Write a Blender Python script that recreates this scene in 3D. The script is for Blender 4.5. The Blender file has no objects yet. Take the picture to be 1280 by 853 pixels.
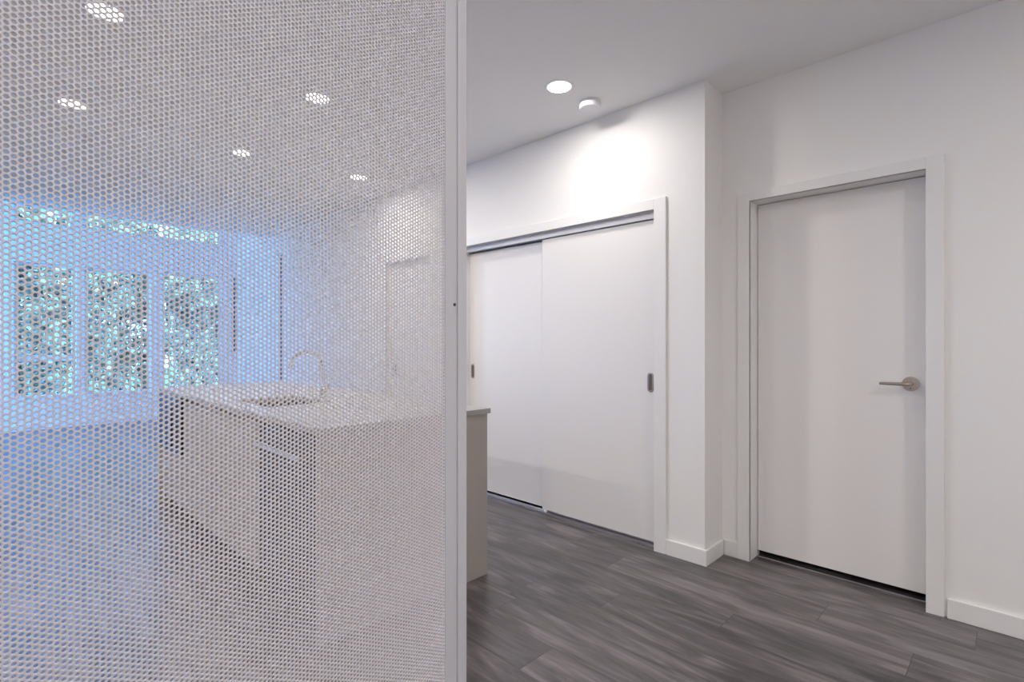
import bpy, bmesh, math, random
import numpy as np
from mathutils import Vector, Matrix
random.seed(7)
scene = bpy.context.scene
C = scene.collection
PI = math.pi

# ------------------------------------------------------------------ camera
TH = math.radians(44.38)                 # the room's X axis is this far right of the view
CAMH = 1.25
cd = bpy.data.cameras.new('camera')
cd.sensor_width = 36.0; cd.lens = 36.0 * 651 / 1280
cd.shift_y = 1.5 / 1280; cd.clip_start = 0.02; cd.clip_end = 200
cam = bpy.data.objects.new('camera', cd); C.objects.link(cam)
cam.location = (0, 0, CAMH)
cam.rotation_euler = (math.radians(90), 0, TH - math.radians(90))
scene.camera = cam

# ------------------------------------------------------------------ view + light settings
scene.view_settings.view_transform = 'Standard'
scene.view_settings.look = 'None'
scene.view_settings.gamma = 1.0
scene.view_settings.exposure = -0.02
scene.view_settings.use_curve_mapping = False
LED_W = 12.5                              # ceiling downlights, watts
LED_FILL = 15.0                           # added downlights out of view that lift the ambient light
scene.cycles.max_bounces = 16; scene.cycles.diffuse_bounces = 10
LED_COL = (1.0, 0.945, 0.89)
SKY_COL = (0.09, 0.35, 1.0)
SKY_STRENGTH = 34.0

w = bpy.data.worlds.new('sky'); scene.world = w; w.use_nodes = True
nt = w.node_tree; nt.nodes.clear()
wo = nt.nodes.new('ShaderNodeOutputWorld'); bg = nt.nodes.new('ShaderNodeBackground')
bg.inputs['Color'].default_value = (*SKY_COL, 1); bg.inputs['Strength'].default_value = SKY_STRENGTH
nt.links.new(bg.outputs[0], wo.inputs[0])

# ------------------------------------------------------------------ helpers
def new_mat(name):
    m = bpy.data.materials.new(name); m.use_nodes = True
    b = m.node_tree.nodes['Principled BSDF']
    return m, m.node_tree, b
def N(nt, t, **kw):
    n = nt.nodes.new(t)
    for k, v in kw.items(): setattr(n, k, v)
    return n
def paint(name, col, rough=.5, var=.02, scale=30, bump=0.0, metal=0.0, spec=.5):
    """procedural painted / metal surface: faint mottling, optional orange-peel bump"""
    m, nt, b = new_mat(name)
    tc = N(nt, 'ShaderNodeTexCoord'); no = N(nt, 'ShaderNodeTexNoise')
    no.inputs['Scale'].default_value = scale; no.inputs['Detail'].default_value = 4
    nt.links.new(tc.outputs['Object'], no.inputs['Vector'])
    mx = N(nt, 'ShaderNodeMix', data_type='RGBA')
    mx.inputs[6].default_value = (*[c * (1 - var) for c in col], 1)
    mx.inputs[7].default_value = (*[min(1, c * (1 + var)) for c in col], 1)
    nt.links.new(no.outputs['Fac'], mx.inputs[0]); nt.links.new(mx.outputs[2], b.inputs['Base Color'])
    b.inputs['Roughness'].default_value = rough; b.inputs['Metallic'].default_value = metal
    b.inputs['Specular IOR Level'].default_value = spec
    if bump:
        bp = N(nt, 'ShaderNodeBump'); bp.inputs['Strength'].default_value = bump; bp.inputs['Distance'].default_value = .002
        n2 = N(nt, 'ShaderNodeTexNoise'); n2.inputs['Scale'].default_value = 180
        nt.links.new(tc.outputs['Object'], n2.inputs['Vector'])
        nt.links.new(n2.outputs['Fac'], bp.inputs['Height']); nt.links.new(bp.outputs[0], b.inputs['Normal'])
    return m
def brushed(name, col, rough=.3, axis='Z'):
    m, nt, b = new_mat(name)
    tc = N(nt, 'ShaderNodeTexCoord'); mp = N(nt, 'ShaderNodeMapping'); no = N(nt, 'ShaderNodeTexNoise')
    mp.inputs['Scale'].default_value = {'Z': (400, 400, 6), 'Y': (400, 6, 400), 'X': (6, 400, 400)}[axis]
    nt.links.new(tc.outputs['Object'], mp.inputs[0]); nt.links.new(mp.outputs[0], no.inputs['Vector'])
    r = N(nt, 'ShaderNodeMapRange'); r.inputs[3].default_value = rough * .8; r.inputs[4].default_value = rough * 1.25
    nt.links.new(no.outputs['Fac'], r.inputs[0]); nt.links.new(r.outputs[0], b.inputs['Roughness'])
    b.inputs['Base Color'].default_value = (*col, 1); b.inputs['Metallic'].default_value = 1
    return m

def box(bm, x0, x1, y0, y1, z0, z1):
    vs = [bm.verts.new((x, y, z)) for x in (x0, x1) for y in (y0, y1) for z in (z0, z1)]
    q = lambda *i: bm.faces.new([vs[k] for k in i])
    q(0, 1, 3, 2); q(4, 6, 7, 5); q(0, 4, 5, 1); q(2, 3, 7, 6); q(0, 2, 6, 4); q(1, 5, 7, 3)
    return vs
def bbox(bm, x0, x1, y0, y1, z0, z1, bev=.002, seg=2):
    """box with softened edges"""
    t = bmesh.new(); box(t, x0, x1, y0, y1, z0, z1)
    bmesh.ops.bevel(t, geom=t.edges[:], offset=bev, segments=seg, affect='EDGES', profile=.5)
    merge(bm, t)
def merge(bm, t, mat=None):
    me = bpy.data.meshes.new('tmp'); t.to_mesh(me); t.free()
    if mat is not None: me.transform(mat)
    bm.from_mesh(me); bpy.data.meshes.remove(me)
def lathe(bm, prof, mat=None, seg=48):
    """prof: (radius, z) pairs turned about z; ends on the axis are closed"""
    t = bmesh.new(); rings = []
    for r, z in prof:
        if r < 1e-7: rings.append([t.verts.new((0, 0, z))])
        else: rings.append([t.verts.new((r * math.cos(2 * PI * k / seg), r * math.sin(2 * PI * k / seg), z)) for k in range(seg)])
    for a, b in zip(rings, rings[1:]):
        if len(a) == len(b) == 1: continue
        for k in range(seg):
            j = (k + 1) % seg
            if len(a) == 1: t.faces.new((a[0], b[j], b[k]))
            elif len(b) == 1: t.faces.new((a[k], a[j], b[0]))
            else: t.faces.new((a[k], a[j], b[j], b[k]))
    bmesh.ops.recalc_face_normals(t, faces=t.faces[:])
    merge(bm, t, mat)
def tube(bm, pts, r, seg=16, cap=True, flat=None):
    """round (or flattened) bar along a polyline; r may be a list"""
    t = bmesh.new(); pts = [Vector(p) for p in pts]; n = len(pts)
    rs = r if isinstance(r, (list, tuple)) else [r] * n
    up = Vector((0, 0, 1)); rings = []; ref = None
    for i, p in enumerate(pts):
        d = (pts[min(i + 1, n - 1)] - pts[max(i - 1, 0)]).normalized()
        if ref is None:
            ref = d.cross(up) if abs(d.dot(up)) < .95 else d.cross(Vector((0, 1, 0)))
            ref.normalize()
        a = (ref - d * ref.dot(d)).normalized(); b = d.cross(a).normalized(); ref = a
        fa, fb = flat if flat else (1, 1)
        rings.append([t.verts.new(p + a * (fa * rs[i] * math.cos(2 * PI * k / seg)) + b * (fb * rs[i] * math.sin(2 * PI * k / seg))) for k in range(seg)])
    for a, b in zip(rings, rings[1:]):
        for k in range(seg): t.faces.new((a[k], a[(k + 1) % seg], b[(k + 1) % seg], b[k]))
    if cap: t.faces.new(rings[0][::-1]); t.faces.new(rings[-1])
    bmesh.ops.recalc_face_normals(t, faces=t.faces[:])
    merge(bm, t)
def obj(name, bm, mat, parent=None, smooth=False):
    me = bpy.data.meshes.new(name)
    if isinstance(bm, bmesh.types.BMesh): bm.to_mesh(me); bm.free()
    else: me = bm
    me.materials.append(mat)
    if smooth:
        me.shade_smooth()
        try: me.set_sharp_from_angle(angle=math.radians(40))
        except Exception: pass
    o = bpy.data.objects.new(name, me); C.objects.link(o)
    if parent is not None:
        o.parent = parent; o.matrix_parent_inverse = pinv(parent)
    return o
def pinv(p):
    m = Matrix.LocRotScale(p.location, p.rotation_euler, p.scale)
    if p.parent is not None:
        m = Matrix.LocRotScale(p.parent.location, p.parent.rotation_euler, p.parent.scale) @ p.matrix_parent_inverse @ m
    return m.inverted()
def tag(o, label, cat, group=None):
    o['label'] = label; o['category'] = cat
    if group: o['group'] = group
    return o
def thing(name, label, cat, loc, group=None):
    o = bpy.data.objects.new(name, None); C.objects.link(o); o.location = loc
    o.empty_display_size = .1
    return tag(o, label, cat, group)
def struct(name, bm, m, parent=None, smooth=False):
    o = obj(name, bm, m, parent, smooth)
    if parent is None: o['kind'] = 'structure'
    return o
B = bmesh.new

# ------------------------------------------------------------------ materials
M = {}
M['wall'] = paint('wall paint', (.87, .857, .845), .55, .006, 6, bump=.05, spec=.3)
M['ceil'] = paint('ceiling paint', (.92, .91, .90), .8, .006, 5, spec=.2)
M['trim'] = paint('trim enamel', (.84, .83, .82), .35, .004, 20)
M['door'] = paint('door paint', (.84, .82, .81), .42, .006, 12, bump=.02)
M['frame'] = paint('white powder coat', (.58, .58, .62), .35, .01, 60)
M['sheet'] = paint('white perforated metal', (.67, .645, .69), .5, .01, 40)
M['vinyl'] = paint('window vinyl', (.80, .82, .84), .4, .01, 20)
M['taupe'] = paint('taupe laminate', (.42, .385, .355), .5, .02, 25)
M['taupe_shade'] = paint('shaded taupe laminate', (.33, .27, .22), .6, .02, 25)  # darker brown stands in for shade in the groove under the counter
M['stone'] = paint('light grey quartz', (.38, .37, .36), .34, .05, 160, spec=.35)
M['steel_dull'] = brushed('dull sink steel', (.22, .21, .20), .45, 'Y')
M['steel'] = brushed('brushed steel', (.60, .59, .58), .32, 'Y')
M['nickel'] = brushed('satin nickel', (.52, .46, .42), .34, 'Z')
M['chrome'] = brushed('polished chrome', (.75, .74, .73), .12, 'Z')
M['dark_steel'] = paint('dark stainless', (.045, .052, .07), .4, .08, 30, metal=.2)
M['black'] = paint('black glass', (.010, .012, .020), .35, .05, 30)
M['rubber'] = paint('black rubber', (.015, .015, .015), .7, .1, 30)
M['alu'] = brushed('anodised aluminium', (.62, .62, .66), .35, 'Y')
M['alu_paint'] = paint('silver lacquered aluminium', (.66, .66, .70), .38, .01, 30, metal=.25)
M['plastic'] = paint('white plastic', (.88, .88, .90), .4, .005, 30)
M['bronze'] = paint('dark bronze trim', (.05, .06, .08), .4, .05, 30)
M['inside'] = paint('closet interior', (.35, .33, .32), .8, .02, 10)
def led_mat():
    m, nt, b = new_mat('led diffuser')
    b.inputs['Base Color'].default_value = (1, 1, 1, 1)
    b.inputs['Emission Color'].default_value = (1, .96, .94, 1); b.inputs['Emission Strength'].default_value = 9
    return m
M['led'] = led_mat()
def glass_mat():
    m = bpy.data.materials.new('window glass'); m.use_nodes = True; nt = m.node_tree; nt.nodes.clear()
    o = N(nt, 'ShaderNodeOutputMaterial'); t = N(nt, 'ShaderNodeBsdfTransparent'); g = N(nt, 'ShaderNodeBsdfGlossy')
    fr = N(nt, 'ShaderNodeFresnel'); mx = N(nt, 'ShaderNodeMixShader')
    t.inputs[0].default_value = (.93, .97, .98, 1); g.inputs['Roughness'].default_value = .03; fr.inputs[0].default_value = 1.45
    nt.links.new(fr.outputs[0], mx.inputs[0]); nt.links.new(t.outputs[0], mx.inputs[1]); nt.links.new(g.outputs[0], mx.inputs[2])
    nt.links.new(mx.outputs[0], o.inputs[0]); return m
M['glass'] = glass_mat()

def floor_mat():
    """grey-brown vinyl planks running along Y: 0.197 m wide, 1.22 m long, each with its own tone and streaks"""
    m, nt, b = new_mat('grey oak vinyl planks'); L = nt.links.new
    tc = N(nt, 'ShaderNodeTexCoord'); sp = N(nt, 'ShaderNodeSeparateXYZ'); L(tc.outputs['Object'], sp.inputs[0])
    def mth(op, a, b_=None, c=None):
        n = N(nt, 'ShaderNodeMath', operation=op)
        for i, v in enumerate((a, b_, c)):
            if v is None: continue
            if hasattr(v, 'is_output'): L(v, n.inputs[i])
            else: n.inputs[i].default_value = v
        return n.outputs[0]
    W, LN = .197, 1.34
    u = mth('DIVIDE', mth('SUBTRACT', sp.outputs['X'], 1.44 - 20 * W), W)
    row = mth('FLOOR', u); fu = mth('FRACT', u)
    wn = N(nt, 'ShaderNodeTexWhiteNoise', noise_dimensions='1D'); L(row, wn.inputs['W'])
    off_, msk = None, None
    for rk, yk in ((20, 1.37), (23, 1.42), (24, .945), (25, .31), (26, .657), (27, .136)):   # where the end joints lie
        c = mth('COMPARE', row, float(rk), .5); o_ = mth('MULTIPLY', c, yk)
        off_ = o_ if off_ is None else mth('ADD', off_, o_); msk = c if msk is None else mth('ADD', msk, c)
    off_ = mth('ADD', off_, mth('MULTIPLY', mth('MULTIPLY', wn.outputs['Value'], LN), mth('SUBTRACT', 1, msk)))
    v = mth('DIVIDE', mth('SUBTRACT', sp.outputs['Y'], off_), LN)
    col = mth('FLOOR', v); fv = mth('FRACT', v)
    cmb = N(nt, 'ShaderNodeCombineXYZ'); L(row, cmb.inputs[0]); L(col, cmb.inputs[1])
    w2 = N(nt, 'ShaderNodeTexWhiteNoise', noise_dimensions='2D'); L(cmb.outputs[0], w2.inputs['Vector'])
    # grain space: stretched along Y, shifted per plank
    off = mth('MULTIPLY', w2.outputs['Value'], 37.0)
    def grain(sx, sy, det, dist, rough=.55):
        c = N(nt, 'ShaderNodeCombineXYZ')
        L(mth('MULTIPLY', sp.outputs['X'], sx), c.inputs[0]); L(mth('MULTIPLY', sp.outputs['Y'], sy), c.inputs[1]); L(off, c.inputs[2])
        n = N(nt, 'ShaderNodeTexNoise'); L(c.outputs[0], n.inputs['Vector'])
        n.inputs['Scale'].default_value = 1; n.inputs['Detail'].default_value = det
        n.inputs['Distortion'].default_value = dist; n.inputs['Roughness'].default_value = rough
        return n.outputs['Fac']
    broad = grain(11, 1.7, 3, 1.3); fine = grain(32, 2.6, 6, 1.1, .62); hair = grain(230, 9, 4, .2, .7)
    s = mth('ADD', mth('ADD', mth('MULTIPLY', broad, .74), mth('MULTIPLY', fine, .46)), mth('MULTIPLY', hair, .16))
    s = mth('ADD', s, mth('MULTIPLY', mth('SUBTRACT', w2.outputs['Value'], .5), .10))
    cr = N(nt, 'ShaderNodeValToRGB'); e = cr.color_ramp.elements
    e[0].position = .42; e[0].color = (.022, .020, .023, 1)
    e[1].position = .90; e[1].color = (.230, .208, .212, 1)
    k = e.new(.58); k.color = (.060, .054, .057, 1)
    k = e.new(.69); k.color = (.105, .094, .096, 1)
    L(s, cr.inputs[0])
    # hue drift: greenish grey to pinkish grey
    hm = N(nt, 'ShaderNodeMix', data_type='RGBA', blend_type='MULTIPLY'); hm.inputs[0].default_value = 1
    tn = N(nt, 'ShaderNodeMix', data_type='RGBA'); tn.inputs[6].default_value = (.95, 1.02, 1.02, 1); tn.inputs[7].default_value = (1.10, .97, 1.0, 1)
    L(grain(4, 1.1, 2, .3), tn.inputs[0]); L(cr.outputs[0], hm.inputs[6]); L(tn.outputs[2], hm.inputs[7])
    # bevelled joints
    du = mth('MULTIPLY', mth('MINIMUM', fu, mth('SUBTRACT', 1, fu)), W)
    dv = mth('MULTIPLY', mth('MINIMUM', fv, mth('SUBTRACT', 1, fv)), LN)
    d = mth('MINIMUM', du, dv)
    jn = N(nt, 'ShaderNodeMapRange', interpolation_type='SMOOTHSTEP'); L(d, jn.inputs[0]); jn.inputs[1].default_value = .0003; jn.inputs[2].default_value = .0026
    jm = N(nt, 'ShaderNodeMix', data_type='RGBA'); L(jn.outputs[0], jm.inputs[0]); jm.inputs[6].default_value = (.035, .033, .036, 1); L(hm.outputs[2], jm.inputs[7])
    L(jm.outputs[2], b.inputs['Base Color'])
    L(mth('ADD', mth('MULTIPLY', fine, .14), .27), b.inputs['Roughness']); b.inputs['Specular IOR Level'].default_value = .55
    b.inputs['Coat Weight'].default_value = .35; b.inputs['Coat Roughness'].default_value = .28
    bp = N(nt, 'ShaderNodeBump'); bp.inputs['Strength'].default_value = .35; bp.inputs['Distance'].default_value = .001
    L(mth('ADD', jn.outputs[0], mth('MULTIPLY', hair, .15)), bp.inputs['Height']); L(bp.outputs[0], b.inputs['Normal'])
    return m
M['floor'] = floor_mat()
def leaf_mat(name, c1, c2):
    m, nt, b = new_mat(name)
    tc = N(nt, 'ShaderNodeTexCoord'); no = N(nt, 'ShaderNodeTexNoise'); no.inputs['Scale'].default_value = 3.5
    cr = N(nt, 'ShaderNodeValToRGB'); cr.color_ramp.elements[0].position = .35; cr.color_ramp.elements[1].position = .68
    cr.color_ramp.elements[0].color = (*c1, 1); cr.color_ramp.elements[1].color = (*c2, 1)
    nt.links.new(tc.outputs['Object'], no.inputs['Vector']); nt.links.new(no.outputs['Fac'], cr.inputs[0])
    nt.links.new(cr.outputs[0], b.inputs['Base Color']); b.inputs['Roughness'].default_value = .45
    return m
M['leaf'] = leaf_mat('foliage', (.13, .11, .065), (.75, .62, .38))
M['bark'] = paint('bark', (.10, .08, .06), .9, .3, 12)
M['lawn'] = paint('lawn', (.10, .17, .06), .9, .4, 3)

# ------------------------------------------------------------------ room dimensions
ZC, ZH = 2.72, 3.32                 # hall/kitchen ceiling, living room ceiling
XCL, XDW, XLV = 2.835, 3.075, 3.20  # closet wall, door wall, living room side wall
YW = 10.0                           # window wall
XL, XR, YB = -2.8, 4.6, -2.0
CASE = .015                         # casing / baseboard thickness

# floor and ceiling
bm = B(); box(bm, XL - .2, XR + .2, YB - .2, YW + .15, -.12, 0); struct('floor', bm, M['floor'])
bm = B(); box(bm, XL - .2, XR + .2, YB - .2, 7.58, ZC, ZH + .15); box(bm, XL - .2, XR + .2, 7.58, YW + .15, ZH, ZH + .15)
struct('ceiling', bm, M['ceil'])

# closet / kitchen wall (closet opening, hallway doorway)
CY0, CY1, CZ = 1.574, 3.360, 2.045
D2Y0, D2Y1, D2Z = 3.80, 4.51, 2.03
WT = .13
bm = B()
x0, x1 = XCL, XCL + WT
J = .018                              # thickness of the jamb lining set into each opening
box(bm, x0, x1 + .11, 1.266, CY0 - J, 0, ZC); box(bm, x0, x1, CY0 - J, CY1 + J, CZ + J, ZC); box(bm, x0, x1, CY1 + J, D2Y0 - J, 0, ZC)
box(bm, x0, x1, D2Y0 - J, D2Y1 + J, D2Z + J, ZC); box(bm, x0, x1, D2Y1 + J, 7.12, 0, ZC); box(bm, x0, x1, 7.12, 7.25, 0, ZC)
box(bm, x1, XR, 7.12, 7.25, 0, ZC)
struct('wall_closet', bm, M['wall'])
# door wall with the door opening
DY0, DY1, DZ = .317, 1.107, 2.053
bm = B()
box(bm, XDW, XDW + .15, YB, DY0 - J, 0, ZC); box(bm, XDW, XDW + .15, DY0 - J, DY1 + J, DZ + J, ZC); box(bm, XDW, XDW + .15, DY1 + J, 1.266, 0, ZC)
struct('wall_right', bm, M['wall'])
# living room side wall, with the closing wall behind the doors
bm = B()
box(bm, XLV, XLV + .14, 7.25, YW, 0, ZH); box(bm, XR, XR + .14, YB, 7.25, 0, ZC)
struct('wall_side', bm, M['wall'])
bm = B(); box(bm, XL, -.55, 7.30, 7.44, 0, ZC); struct('wall_light_block', bm, M['wall'])   # added unseen stub wall that keeps blue window light off the hall
# left wall: an unseen wide window added to light the living room from the side
side = [(7.75, 9.85, .1, 3.1)]
bm = B(); 
for a, b in ((YB, 7.75), (9.85, YW)): box(bm, XL - .14, XL, a, b, 0, ZH)
for a, b, c, d in side: box(bm, XL - .14, XL, a, b, 0, c); box(bm, XL - .14, XL, a, b, d, ZH)
struct('wall_left', bm, M['wall'])
bm = B(); box(bm, XL, XR, YB - .14, YB, 0, ZC); struct('wall_back', bm, M['wall'])

# window wall with its openings: (x0, x1, z0, z1)
wins = [(-2.35, -1.15, .45, 2.38), (-1.0, -.08, .45, 2.38), (.33, 1.00, .45, 2.38), (1.09, 1.93, .45, 2.38), (2.08, 3.0, .45, 2.40)]  # first two are added out of view to bring in more daylight
trans = [(-2.35, -.08, 2.93, 3.22), (.33, .98, 2.93, 3.22), (1.07, 3.0, 2.93, 3.22)]  # first one spans the two added windows
def wall_with_holes(name, xa, xb, za, zb, holes, y0, y1, mat):
    xs = sorted({xa, xb, *[h[0] for h in holes], *[h[1] for h in holes]})
    zs = sorted({za, zb, *[h[2] for h in holes], *[h[3] for h in holes]})
    bm = B()
    for i in range(len(xs) - 1):
        for j in range(len(zs) - 1):
            cx, cz = (xs[i] + xs[i + 1]) / 2, (zs[j] + zs[j + 1]) / 2
            if any(h[0] < cx < h[1] and h[2] < cz < h[3] for h in holes): continue
            box(bm, xs[i], xs[i + 1], y0, y1, zs[j], zs[j + 1])
    struct(name, bm, mat)
wall_with_holes('wall_window', XL, XLV, 0, ZH, wins + trans, YW, YW + .15, M['wall'])

def window(n, x0, x1, z0, z1, mull=None):
    bm = B(); f = .045; ya, yb = YW + .07, YW + .12
    bbox(bm, x0, x0 + f, ya, yb, z0, z1); bbox(bm, x1 - f, x1, ya, yb, z0, z1)
    bbox(bm, x0 + f, x1 - f, ya, yb, z0, z0 + f); bbox(bm, x0 + f, x1 - f, ya, yb, z1 - f, z1)
    if mull:
        bbox(bm, x0 + f, x1 - f, ya - .01, yb, mull - .045, mull + .045)
    w = struct('window_%d' % n, bm, M['vinyl'])
    bm = B(); box(bm, x0 + f - .005, x1 - f + .005, ya + .02, ya + .026, z0 + f - .005, z1 - f + .005)
    obj('window_pane', bm, M['glass'], w)
    bm = B(); bbox(bm, x0, x1, YW - .02, ya + .002, z0 - .002, z0 + .018); obj('window_sill', bm, M['trim'], w)
k = 1
for a in wins: window(k, *a, mull=1.02 if a[0] in (.33, -2.35) else None); k += 1
for a in trans: window(k, *a); k += 1
# real daylight portals: sampling aid in the glazed openings, they add no light of their own
for i, (xa, xb, za, zb) in enumerate(wins + trans):
    ld = bpy.data.lights.new('daylight_opening', 'AREA'); ld.shape = 'RECTANGLE'; ld.size = xb - xa; ld.size_y = zb - za
    ld.cycles.is_portal = True
    lo = bpy.data.objects.new('daylight_opening', ld); C.objects.link(lo)
    lo.location = ((xa + xb) / 2, YW + .14, (za + zb) / 2); lo.rotation_euler = (math.radians(-90), 0, 0)

for y0, y1, z0, z1 in side:  # frame, pane and portal of the added side window
    bm = B(); f = .05; xa, xb = XL - .10, XL - .05; ym = (y0 + y1) / 2
    bbox(bm, xa, xb, y0, y0 + f, z0, z1); bbox(bm, xa, xb, y1 - f, y1, z0, z1); bbox(bm, xa, xb, ym - .03, ym + .03, z0 + f, z1 - f)
    bbox(bm, xa, xb, y0 + f, y1 - f, z0, z0 + f); bbox(bm, xa, xb, y0 + f, y1 - f, z1 - f, z1)
    w_ = struct('window_%d' % k, bm, M['vinyl']); k += 1
    bm = B(); box(bm, xa + .02, xa + .026, y0 + f - .005, y1 - f + .005, z0 + f - .005, z1 - f + .005); obj('window_pane', bm, M['glass'], w_)
    ld = bpy.data.lights.new('daylight_opening', 'AREA'); ld.shape = 'RECTANGLE'; ld.size = z1 - z0; ld.size_y = y1 - y0; ld.cycles.is_portal = True
    lo = bpy.data.objects.new('daylight_opening', ld); C.objects.link(lo); lo.location = (XL - .13, ym, (z0 + z1) / 2); lo.rotation_euler = (0, math.radians(-90), 0)

# baseboards
BH = .09
def base(name, segs):
    bm = B()
    for s in segs:
        bbox(bm, *s, 0, BH, bev=.003)
    struct(name, bm, M['trim'])
base('baseboard_closet', [(XCL - CASE, XCL, 1.266 - CASE, 1.496), (XCL, XDW - CASE, 1.266 - CASE, 1.266)])
base('baseboard_closet_far', [(XCL - CASE, XCL, 3.438, 3.735), (XCL - CASE, XCL, 4.585, 7.25), (XCL, XLV, 7.25, 7.25 + CASE)])
base('baseboard_right', [(XDW - CASE, XDW, 1.172, 1.266 - CASE), (XDW - CASE, XDW, YB + CASE, .241)])
base('baseboard_side', [(XLV - CASE, XLV, 7.25 + CASE, YW - CASE)])
base('baseboard_window', [(XL, XLV, YW - CASE, YW)])
base('baseboard_left', [(XL, XL + CASE, YB + CASE, 7.30), (XL, XL + CASE, 7.44, YW - CASE)])
base('baseboard_back', [(XL, XDW, YB, YB + CASE)])

# dark vertical edge trims beyond the kitchen
bm = B(); bbox(bm, XCL - .006, XCL + .012, 7.10, 7.135, .0, 2.42, .002); struct('trim_1', bm, M['bronze'])
bm = B(); bbox(bm, 3.135, 3.165, YW - .03, YW, 1.06, 2.40, .002); struct('trim_2', bm, M['bronze'])

# ------------------------------------------------------------------ doors
def casing(bm, xw, y0, y1, z, w, dep, t=CASE, yr0=None):
    """flat casing around an opening in a wall whose face is at xw, and the jamb lining going back dep"""
    bbox(bm, xw - t, xw, y0 - w, y0, 0, z + w * .83, .002); bbox(bm, xw - t, xw, y1, y1 + w, 0, z + w * .83, .002)
    bbox(bm, xw - t, xw, y0, y1, z, z + w * .83, .002)
    j = .018
    box(bm, xw - t + .002, xw + dep, y0 - j, y0, 0, z + j); box(bm, xw - t + .002, xw + dep, y1, y1 + j, 0, z + j)
    box(bm, xw - t + .002, xw + dep, y0, y1, z, z + j)
bm = B(); casing(bm, XDW, DY0, DY1, DZ, .066, .149)
# door stop behind the slab
box(bm, XDW + .146, XDW + .149, DY0, DY1, DZ - .012, DZ)
struct('trim_3', bm, M['trim'])
bm = B(); casing(bm, XCL, CY0, CY1, CZ, .078, .129); struct('trim_4', bm, M['trim'])
bm = B(); casing(bm, XCL, D2Y0, D2Y1, D2Z, .066, .129); struct('trim_5', bm, M['trim'])

XS = XDW + .112                       # face of the hinged slab
bm = B(); bbox(bm, XS, XS + .035, DY0 + .003, DY1 - .003, .034, DZ - .003, .0015)
d1 = struct('door_1', bm, M['door'])
bm = B(); bbox(bm, XS - .012, XS - .002, DY0, DY1, 0, .004, .001); struct('trim_6', bm, M['alu'])

def lever(parent, x, y, z, sgn):
    """round rose + lever pointing along sgn*Y, standing off a door face looking towards -X"""
    R = Matrix.Translation((x, y, z)) @ Matrix.Rotation(math.radians(-90), 4, 'Y')
    bm = B(); lathe(bm, [(0, 0), (.035, 0), (.035, .005), (.0335, .008), (.012, .0085), (.0105, .012), (.0105, .05), (0, .05)], R)
    rose = obj('handle_rose', bm, M['nickel'], parent, True)
    bm = B()
    pts = [(x - .03, y, z), (x - .047, y, z), (x - .054, y + sgn * .006, z), (x - .056, y + sgn * .02, z), (x - .056, y + sgn * .06, z), (x - .055, y + sgn * .118, z)]
    tube(bm, pts, [.011, .012, .012, .0115, .010, .0085], 16, flat=(1, .78))
    obj('lever_handle', bm, M['nickel'], rose, True)
    R2 = Matrix.Translation((x, y, z - .022)) @ Matrix.Rotation(math.radians(-90), 4, 'Y')
    bm = B(); lathe(bm, [(0, .0082), (.0028, .0082), (.0028, .0094), (0, .0094)], R2, 12); obj('privacy_button', bm, M['rubber'], rose)
lever(d1, XS, .388, 1.046, 1)
# hallway door in the closet wall beyond
bm = B(); bbox(bm, XCL + .03, XCL + .065, D2Y0 + .003, D2Y1 - .003, .02, D2Z - .003, .0015)
d2 = struct('door_2', bm, M['door'])
lever(d2, XCL + .03, 4.40, .99, -1)

# sliding closet doors
SPLIT = 2.505
def slider(name, xf, y0, y1, hy):
    bm = B(); bbox(bm, xf, xf + .032, y0, y1, .030, 1.998, .003)
    d = struct(name, bm, M['door'])
    # recessed oval pull: rim and cup coloured darker for its shade
    hz, hh, hw, hx = 1.005, .061, .0215, xf
    def oval(r, hh, x):
        o = []
        for i in range(24):
            a = 2 * PI * i / 24; s = math.sin(a); o.append((x, hy + r * math.cos(a), hz + r * s + math.copysign(hh - r if hh > r else 0, s)))
        return o
    bm = B(); rings = []
    for r, h, x in ((hw, hh, hx), (hw, hh, hx - .0022), (hw - .0015, hh - .0015, hx - .003), (hw - .010, hh - .010, hx - .003), (hw - .0112, hh - .0112, hx - .0008)):
        rings.append([bm.verts.new(p) for p in oval(r, h, x)])
    for a, b in zip(rings, rings[1:]):
        for i in range(24): bm.faces.new((a[i], a[(i + 1) % 24], b[(i + 1) % 24], b[i]))
    bm.faces.new(rings[0]); bmesh.ops.recalc_face_normals(bm, faces=bm.faces[:])
    hd = obj('flush_pull', bm, M['nickel'], d, True)
    bm = B(); r = [bm.verts.new(p) for p in oval(hw - .011, hh - .011, hx - .0012)]; r2 = [bm.verts.new(p) for p in oval(hw - .011, hh - .011, hx - .0004)]
    bm.faces.new(r); bm.faces.new(r2[::-1])
    for i in range(24): bm.faces.new((r[i], r2[i], r2[(i + 1) % 24], r[(i + 1) % 24]))
    obj('pull_recess', bm, M['nickel_shade'], hd)
    return d
M['nickel_shade'] = brushed('shaded satin nickel', (.22, .19, .17), .5, 'Z')  # darker copy of the nickel, shade put into the colour
slider('door_3', XCL + .040, CY0 + .001, SPLIT, 1.625)
slider('door_4', XCL + .082, 2.46, CY1 - .001, 3.318)
t = thing('sliding_door_track', 'white aluminium head track over the two closet sliding doors', 'door track', (XCL + .08, (CY0 + CY1) / 2, 2.0))
bm = B(); bbox(bm, XCL + .028, XCL + .034, CY0, CY1, 2.003, 2.036, .0012); bbox(bm, XCL + .030, XCL + .125, CY0, CY1, 2.030, CZ, .001)
obj('fascia', bm, M['alu_paint'], t)
bm = B(); box(bm, XCL + .074, XCL + .078, CY0, CY1, 2.004, 2.030); obj('divider_rib', bm, M['alu'], t)
t = thing('floor_guide', 'grey metal floor guide rail under the closet sliding doors', 'door track', (XCL + .08, (CY0 + CY1) / 2, 0))
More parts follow.
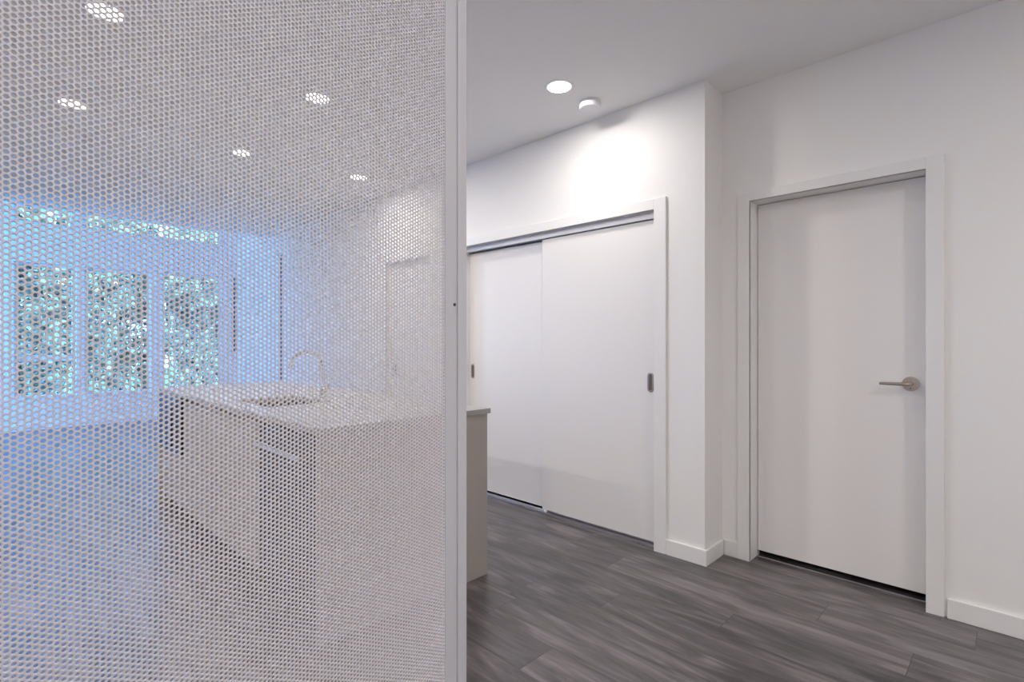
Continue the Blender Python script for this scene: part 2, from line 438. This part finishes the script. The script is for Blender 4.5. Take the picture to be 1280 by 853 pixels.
bm = B(); bbox(bm, XCL + .030, XCL + .120, CY0, CY1, 0, .007, .001); bbox(bm, XCL + .030, XCL + .034, CY0, CY1, .007, .016, .001); bbox(bm, XCL + .074, XCL + .079, CY0, CY1, .007, .018, .001)
obj('rail', bm, M['alu'], t)
bm = B(); bbox(bm, XCL + .034, XCL + .040, 2.46, 2.485, .0075, .030, .001); obj('guide_clip', bm, M['plastic'], t)

# ------------------------------------------------------------------ perforated screen
SA = Vector((.019, .7462, 0)); SANG = math.radians(3.1)
scr = thing('perforated_screen', 'tall white perforated metal screen panel in a slim white frame', 'screen', (0, 0, 0))
scr.location = SA; scr.rotation_euler = (0, 0, SANG)
P, DX, T = .00635, .0057, .0026
RH = P * .375 * .97
S0, S1, ZB, ZT = -.30, .602, .045, ZC - .04
kx0, kx1 = int(S0 / DX) - 1, int(S1 / DX)
kz0, kz1 = int((ZB - .9442) / P), int((ZT - .9442) / P)
ks = np.arange(kx0, kx1 + 1); ns = np.arange(kz0, kz1 + 1)
KX, NZ = np.meshgrid(ks, ns, indexing='ij')
cx = (KX * DX).ravel(); cz = (.9442 + (NZ + .5 * (KX % 2)) * P).ravel(); nc = cx.size
ah = np.arange(6) * PI / 3; a12 = np.arange(12) * PI / 6
ox, oz = np.cos(ah) * DX * 2 / 3, np.sin(ah) * (P / 2) / math.sin(PI / 3)
hx, hz = np.cos(a12) * RH, np.sin(a12) * RH
loc = np.zeros((36, 3))
loc[0:6, 0] = ox; loc[0:6, 2] = oz                     # outer, front (y = 0)
loc[6:18, 0] = hx; loc[6:18, 2] = hz                   # hole rim, front
loc[18:30, 0] = hx; loc[18:30, 2] = hz; loc[18:30, 1] = T
loc[30:36, 0] = ox; loc[30:36, 2] = oz; loc[30:36, 1] = T
co = loc[None] + np.stack([cx, np.zeros(nc), cz], 1)[:, None, :]
faces5, faces4 = [], []
for i in range(6):
    j = (i + 1) % 6
    faces5.append([i, j, 6 + (2 * j) % 12, 6 + 2 * i + 1, 6 + 2 * i])
    faces5.append([30 + j, 30 + i, 18 + 2 * i, 18 + 2 * i + 1, 18 + (2 * j) % 12])
for i in range(12):
    j = (i + 1) % 12
    faces4.append([6 + i, 6 + j, 18 + j, 18 + i])
tmpl = np.array(sum(faces5, []) + sum(faces4, []), dtype=np.int32)
starts = np.concatenate([np.arange(12) * 5, 60 + np.arange(12) * 4]).astype(np.int32)
li = (tmpl[None] + (np.arange(nc, dtype=np.int32) * 36)[:, None]).ravel()
ls = (starts[None] + (np.arange(nc, dtype=np.int32) * 108)[:, None]).ravel()
me = bpy.data.meshes.new('perforated_sheet')
me.vertices.add(nc * 36); me.vertices.foreach_set('co', co.astype(np.float32).ravel())
me.loops.add(li.size); me.loops.foreach_set('vertex_index', li)
me.polygons.add(ls.size); me.polygons.foreach_set('loop_start', ls)
me.update(calc_edges=True)
me.materials.append(M['sheet'])
sh = bpy.data.objects.new('perforated_sheet', me); C.objects.link(sh); sh.parent = scr
def spart(name, bm, m, parent=scr):
    me = bpy.data.meshes.new(name); bm.to_mesh(me); bm.free(); me.materials.append(m)
    o = bpy.data.objects.new(name, me); C.objects.link(o); o.parent = parent; return o
def post(name, s_in, s_out):
    """edge post: thin clamp flange over the sheet, shallow groove, square tube"""
    sg = 1 if s_out > s_in else -1
    q = lambda a, b: (min(a, b), max(a, b))
    bm = B()
    bbox(bm, *q(s_in, s_in + sg * .024), -.002, T + .004, 0, ZC, .0006)
    bbox(bm, *q(s_in + sg * .025, s_in + sg * .030), -.0005, T + .004, 0, ZC, .0004)
    bbox(bm, *q(s_in + sg * .0305, s_out), -.0035, .036, 0, ZC, .0016)
    return spart(name, bm, M['frame'])
post('frame_post', .596, .6500); pl = post('frame_post', S0 + .006, S0 - .048)
for zz, nm in ((.0, 'bottom_rail'), (ZC - .05, 'top_rail')):
    bm = B(); bbox(bm, S0, .598, -.0035, .034, zz, zz + .05, .001); spart(nm, bm, M['frame'])
for zz in (.12, .52, 1.322, 2.12, 2.60):
    for ss in (.6185, S0 - .0165):
        bm = B(); lathe(bm, [(0, 0), (.0032, 0), (.003, .0012), (.0016, .0018), (.0012, .0009), (0, .0009)], Matrix.Translation((ss, -.0022, zz)) @ Matrix.Rotation(math.radians(90), 4, 'X'), 16)
        spart('screw', bm, M['dark_screw'] if 'dark_screw' in M else M['bronze'])

# ------------------------------------------------------------------ kitchen island
IX0, IX1 = .985, 1.915                 # cabinet front face, back of island
ct = B()
zt, zb = .895, .868
cx0, cx1, cy0, cy1 = .965, 1.925, 2.045, 4.815
sx0, sx1, sy0, sy1 = 1.10, 1.46, 2.93, 3.44
for a in ((cx0, sx0, cy0, cy1), (sx1, cx1, cy0, cy1), (sx0, sx1, cy0, sy0), (sx0, sx1, sy1, cy1)): box(ct, *a, zb, zt)
bmesh.ops.remove_doubles(ct, verts=ct.verts[:], dist=1e-5)
tag(obj('countertop', ct, M['stone']), 'pale quartz countertop running the length of the kitchen island', 'countertop')
# waterfall-free end panel and back panel
t = thing('island_panel', 'plain taupe end and back panels closing the kitchen island', 'island panel', (1.45, 2.06, 0))
bm = B(); bbox(bm, IX0 - .01, IX1, 2.060, 2.080, 0, .866, .001); obj('end_panel', bm, M['taupe'], t)
bm = B(); bbox(bm, IX1 - .02, IX1, 2.081, 4.80, 0, .866, .001); obj('back_panel', bm, M['taupe'], t)
bm = B(); bbox(bm, IX0 - .01, IX1 - .021, 4.782, 4.80, 0, .866, .001); obj('far_end_panel', bm, M['taupe'], t)

def carcass(bm, y0, y1, z1=.864, open_front=False):
    box(bm, IX0 + .020, 1.60, y0 + .001, y0 + .017, .09, z1); box(bm, IX0 + .020, 1.60, y1 - .017, y1 - .001, .09, z1)
    box(bm, IX0 + .020, 1.60, y0 + .017, y1 - .017, .09, .108); box(bm, 1.585, 1.60, y0 + .017, y1 - .017, .108, z1)
    box(bm, IX0 + .020, IX0 + .035, y0 + .017, y1 - .017, .79, z1)
def front(bm, y0, y1, z0, z1): bbox(bm, IX0, IX0 + .019, y0 + .0015, y1 - .0015, z0, z1, .001)
def cabinet(label, y0, y1, fronts, cat='cabinet'):
    t = thing('base_cabinet', label, cat, (1.3, (y0 + y1) / 2, 0))
    bm = B(); carcass(bm, y0, y1); obj('cabinet_body', bm, M['taupe_shade'], t)
    bm = B(); box(bm, IX0 + .075, IX0 + .09, y0 + .001, y1 - .001, 0, .0895); obj('toe_kick', bm, M['rubber'], t)  # black colour stands in for the shadow under the cabinet fronts
    for nm, a, b, z0, z1, kn in fronts:
        bm = B(); front(bm, a, b, z0, z1); f = obj(nm, bm, M['taupe'], t)
        if kn:
            bm = B(); lathe(bm, [(0, .016), (.007, .016), (.008, .012), (.004, .008), (.004, 0), (0, 0)], Matrix.Translation((IX0, kn, .765)) @ Matrix.Rotation(math.radians(-90), 4, 'Y'), 16)
            obj('knob', bm, M['nickel'], f)
    return t
cabinet('taupe sink cabinet in the island beside the dishwasher', 2.715, 3.62, [('cabinet_door', 2.715, 3.1675, .095, .838, 2.765), ('cabinet_door', 3.1675, 3.62, .095, .838, None)])
cabinet('plain taupe drawer cabinet between sink cabinet and microwave', 3.62, 4.13, [('drawer', 3.62, 4.13, .595, .838, None), ('drawer', 3.62, 4.13, .095, .592, None)])
# microwave cabinet
t = thing('base_cabinet', 'taupe end cabinet of the island holding the black microwave', 'cabinet', (1.3, 4.455, 0))
bm = B()
y0, y1 = 4.13, 4.781
box(bm, IX0 + .02, 1.60, y0 + .001, y0 + .017, .09, .864); box(bm, IX0 + .02, 1.60, y1 - .017, y1 - .001, .09, .864)
box(bm, IX0 + .02, 1.60, y0 + .017, y1 - .017, .09, .108); box(bm, IX0 + .02, 1.60, y0 + .017, y1 - .017, .432, .448)
box(bm, 1.585, 1.60, y0 + .017, y1 - .017, .108, .864)
obj('cabinet_body', bm, M['taupe_shade'], t)
bm = B(); box(bm, IX0 + .075, IX0 + .09, y0 + .001, y1 - .001, 0, .0895); obj('toe_kick', bm, M['rubber'], t)  # blackened for the same shadow along the island foot
bm = B(); front(bm, y0, y1, .095, .445); obj('drawer', bm, M['taupe'], t)
t = thing('microwave', 'black built-in microwave at the far end of the island', 'microwave', (1.2, 4.455, .45))
bm = B(); bbox(bm, IX0 + .004, IX0 + .42, y0 + .02, y1 - .02, .449, .855, .002); obj('oven_body', bm, M['dark_steel'], t)
bm = B(); bbox(bm, IX0 - .014, IX0 + .003, y0 + .14, y1 - .012, .455, .852, .003); d = obj('oven_door', bm, M['black'], t)
bm = B(); tube(bm, [(IX0 - .015, y0 + .17, .50), (IX0 - .035, y0 + .17, .51), (IX0 - .035, y0 + .17, .80), (IX0 - .015, y0 + .17, .81)], .006, 10); obj('handle', bm, M['dark_steel'], d, True)
bm = B(); bbox(bm, IX0 - .014, IX0 + .003, y0 + .012, y0 + .137, .455, .852, .003); obj('control_panel', bm, M['black'], t)
# dishwasher
t = thing('dishwasher', 'dark stainless dishwasher with bar handle at near corner of island', 'dishwasher', (1.2, 2.4, 0))
y0, y1 = 2.084, 2.713
bm = B(); bbox(bm, IX0 + .022, 1.55, y0 + .004, y1 - .004, .02, .860, .002); obj('tub_body', bm, M['dark_steel'], t)
bm = B(); bbox(bm, IX0 - .012, IX0 + .021, y0 + .002, y1 - .002, .10, .765, .004); d = obj('dishwasher_door', bm, M['dark_steel'], t)
bm = B(); bbox(bm, IX0 - .012, IX0 + .021, y0 + .002, y1 - .002, .768, .848, .004); obj('control_panel', bm, M['dark_steel'], t)
bm = B()
hz_ = .755
tube(bm, [(IX0 - .010, 2.20, hz_), (IX0 - .045, 2.20, hz_)], .006, 10); tube(bm, [(IX0 - .010, 2.64, hz_), (IX0 - .045, 2.64, hz_)], .006, 10)
tube(bm, [(IX0 - .050, 2.17, hz_), (IX0 - .050, 2.67, hz_)], .0095, 14); obj('bar_handle', bm, M['steel'], d, True)
bm = B(); bbox(bm, IX0 + .06, IX0 + .075, y0 + .002, y1 - .002, .0, .095, .001); obj('kick_plate', bm, M['rubber'], t)
# sink
t = thing('kitchen_sink', 'undermount steel sink set into the island countertop', 'sink', ((sx0 + sx1) / 2, (sy0 + sy1) / 2, .66))
bm = B(); k_ = .004; zz0, zz1 = .665, .8675
box(bm, sx0 - .012, sx0 - .002, sy0 - .01, sy1 + .01, zz0, zz1); box(bm, sx1 + .002, sx1 + .012, sy0 - .01, sy1 + .01, zz0, zz1)
box(bm, sx0 - .002, sx1 + .002, sy0 - .01, sy0 - .002, zz0, zz1); box(bm, sx0 - .002, sx1 + .002, sy1 + .002, sy1 + .01, zz0, zz1)
box(bm, sx0 - .002, sx1 + .002, sy0 - .002, sy1 + .002, zz0, zz0 + .008); obj('basin', bm, M['steel_dull'] if 'steel_dull' in M else M['steel'], t)
bm = B(); lathe(bm, [(.045, .0), (.045, .003), (.038, .004), (.030, .001), (0, .001)], Matrix.Translation(((sx0 + sx1) / 2, (sy0 + sy1) / 2, zz0 + .008)), 32); obj('drain', bm, M['chrome'], t, True)
# faucet
fx, fy = 1.525, 3.165
t = thing('kitchen_faucet', 'tall polished gooseneck faucet standing behind the island sink', 'faucet', (fx, fy, .895))
bm = B(); lathe(bm, [(0, 0), (.027, 0), (.027, .004), (.021, .009), (.0185, .012), (.0185, .075), (.0150, .082), (.0120, .085), (.0120, .10), (0, .10)], Matrix.Translation((fx, fy, .895)), 32); obj('faucet_body', bm, M['chrome'], t, True)
pts = [(fx, fy, .98)] + [(fx, fy, .98 + .02 * i) for i in range(1, 6)]
r_ = .105; zc_ = 1.085
for i in range(0, 23):
    a = PI * i / 22 * .90
    pts.append((fx - r_ + r_ * math.cos(a), fy, zc_ + r_ * math.sin(a) * 1.0))
bm = B(); tube(bm, pts, .0105, 16); obj('spout', bm, M['chrome'], t, True)
lp = Vector(pts[-1]); dr = (Vector(pts[-1]) - Vector(pts[-2])).normalized()
bm = B(); tube(bm, [lp - dr * .004, lp + dr * .004, lp + dr * .006, lp + dr * .030], [.0125, .0125, .0115, .0115], 16); obj('spray_head', bm, M['chrome'], t, True)
bm = B(); tube(bm, [(fx + .0, fy - .015, .945), (fx, fy - .040, .947)], .010, 12); tube(bm, [(fx, fy - .034, .948), (fx + .03, fy - .048, 1.02), (fx + .035, fy - .05, 1.04)], [.006, .005, .0045], 10); obj('lever_handle', bm, M['chrome'], t, True)

# ------------------------------------------------------------------ ceiling fittings
def downlight(x, y, label, watts=LED_W):
    t = thing('recessed_downlight', label, 'downlight', (x, y, ZC), 'recessed ceiling downlights')
    bm = B(); lathe(bm, [(.070, -.0035), (.078, -.0055), (.083, -.004), (.085, 0), (.062, 0), (.062, -.002), (.070, -.0035)], Matrix.Translation((x, y, ZC)), 48); obj('trim_ring', bm, M['plastic'], t, True)
    bm = B(); lathe(bm, [(0, -.0042), (.05, -.004), (.0695, -.003), (.0695, -.0005), (0, -.0005)], Matrix.Translation((x, y, ZC)), 48); obj('diffuser', bm, M['led'], t, True)
    ld = bpy.data.lights.new('led_light', 'AREA'); ld.shape = 'DISK'; ld.size = .13; ld.energy = watts; ld.color = LED_COL
    lo = bpy.data.objects.new('led_light', ld); C.objects.link(lo); lo.location = (0, 0, -.0075); lo.parent = t
    return t
downlight(2.33, 1.90, 'bright round downlight in front of the closet, beside the smoke detector', 8.0)
downlight(1.42, 3.03, 'middle downlight behind the screen, second from the white frame post')
downlight(2.36, 4.22, 'small downlight nearest the closet wall, seen through the screen')
downlight(1.42, 4.32, 'downlight behind the screen, centre one of the farther row')
downlight(.40, 4.18, 'leftmost downlight seen through the screen, in the farther row')
downlight(.39, 2.91, 'largest downlight at the top left, seen through the screen')
for x, y in ((1.42, -.95), (.35, -.95), (-1.2, -.6), (-1.2, .9), (-1.2, 2.9), (-1.2, 4.2)):  # unseen downlights added to brighten the hall and kitchen
    downlight(x, y, 'added recessed fill downlight in the ceiling out of view', LED_FILL)
t = thing('smoke_detector', 'round white smoke detector on the ceiling before the closet', 'smoke detector', (2.61, 1.885, ZC))
Tm = Matrix.Translation((2.61, 1.885, ZC))
bm = B(); lathe(bm, [(0, 0), (.060, 0), (.060, -.008), (.052, -.010), (.052, -.014), (0, -.014)], Tm); obj('mounting_base', bm, M['plastic'], t, True)
bm = B(); lathe(bm, [(0, -.014), (.064, -.014), (.067, -.018), (.067, -.036), (.062, -.043), (.030, -.045), (0, -.045)], Tm); obj('detector_cover', bm, M['plastic'], t, True)

# light switch on the kitchen wall
t = thing('light_switch', 'white light switch on the wall beyond the hallway door', 'light switch', (XCL, 5.05, 1.05))
bm = B(); bbox(bm, XCL - .007, XCL, 5.01, 5.09, .99, 1.11, .002); obj('cover_plate', bm, M['plastic'], t)
bm = B(); bbox(bm, XCL - .0105, XCL - .0072, 5.033, 5.067, 1.017, 1.083, .001); obj('rocker', bm, M['plastic'], t)

# ------------------------------------------------------------------ garden beyond the windows
bm = B(); box(bm, -25, 30, YW + .16, 45, -.9, -.6); struct('ground', bm, M['lawn'])
def tree(x, y, h, w, nleaf, seed, label):
    rnd = np.random.default_rng(seed)
    t = thing('garden_tree', label, 'tree', (x, y, -.6), 'trees beyond the windows')
    bm = B(); tube(bm, [(x, y, -.6), (x + .05, y, h * .3), (x - .05, y + .05, h * .75)], [.09, .07, .03], 8)
    for k in range(7):
        a = rnd.uniform(0, 2 * PI); z = h * rnd.uniform(.1, .6)
        tube(bm, [(x, y, z), (x + w * .35 * math.cos(a), y + w * .35 * math.sin(a), z + h * .16)], [.03, .01], 6)
    obj('trunk', bm, M['bark'], t, True)
    nb = 26
    c = np.stack([rnd.normal(0, w * .5, nb), rnd.normal(0, w * .5, nb), rnd.uniform(-.2, h, nb)], 1)
    b = rnd.integers(0, nb, nleaf)
    p = c[b] + rnd.normal(0, .24, (nleaf, 3)); rr_ = np.hypot(p[:, 0], p[:, 1]); kk = np.maximum(1, rr_ / (w * rnd.uniform(.3, 1, nleaf) ** .5)); p[:, 0] /= kk; p[:, 1] /= kk; p = p + np.array([x, y, 0])
    u = rnd.normal(size=(nleaf, 3)); u /= np.linalg.norm(u, axis=1)[:, None]
    v = np.cross(u, rnd.normal(size=(nleaf, 3))); v /= np.linalg.norm(v, axis=1)[:, None]
    s = rnd.uniform(.05, .12, nleaf)[:, None]
    q = np.stack([p - u * s, p - v * s * .45, p + u * s, p + v * s * .45], 1)
    me = bpy.data.meshes.new('foliage'); me.vertices.add(nleaf * 4); me.vertices.foreach_set('co', q.astype(np.float32).ravel())
    me.loops.add(nleaf * 4); me.loops.foreach_set('vertex_index', np.arange(nleaf * 4, dtype=np.int32))
    me.polygons.add(nleaf); me.polygons.foreach_set('loop_start', np.arange(nleaf, dtype=np.int32) * 4); me.update(calc_edges=True)
    obj('foliage', me, M['leaf'], t)
rr = random.Random(3)
for i in range(13):
    x = -4.2 + i * .93; y = 13.0 + (i % 2) * 2.1
    tree(x, y, rr.uniform(3.9, 5.2), .84, 9500, 10 + i, 'leafy green tree in the garden beyond the windows')
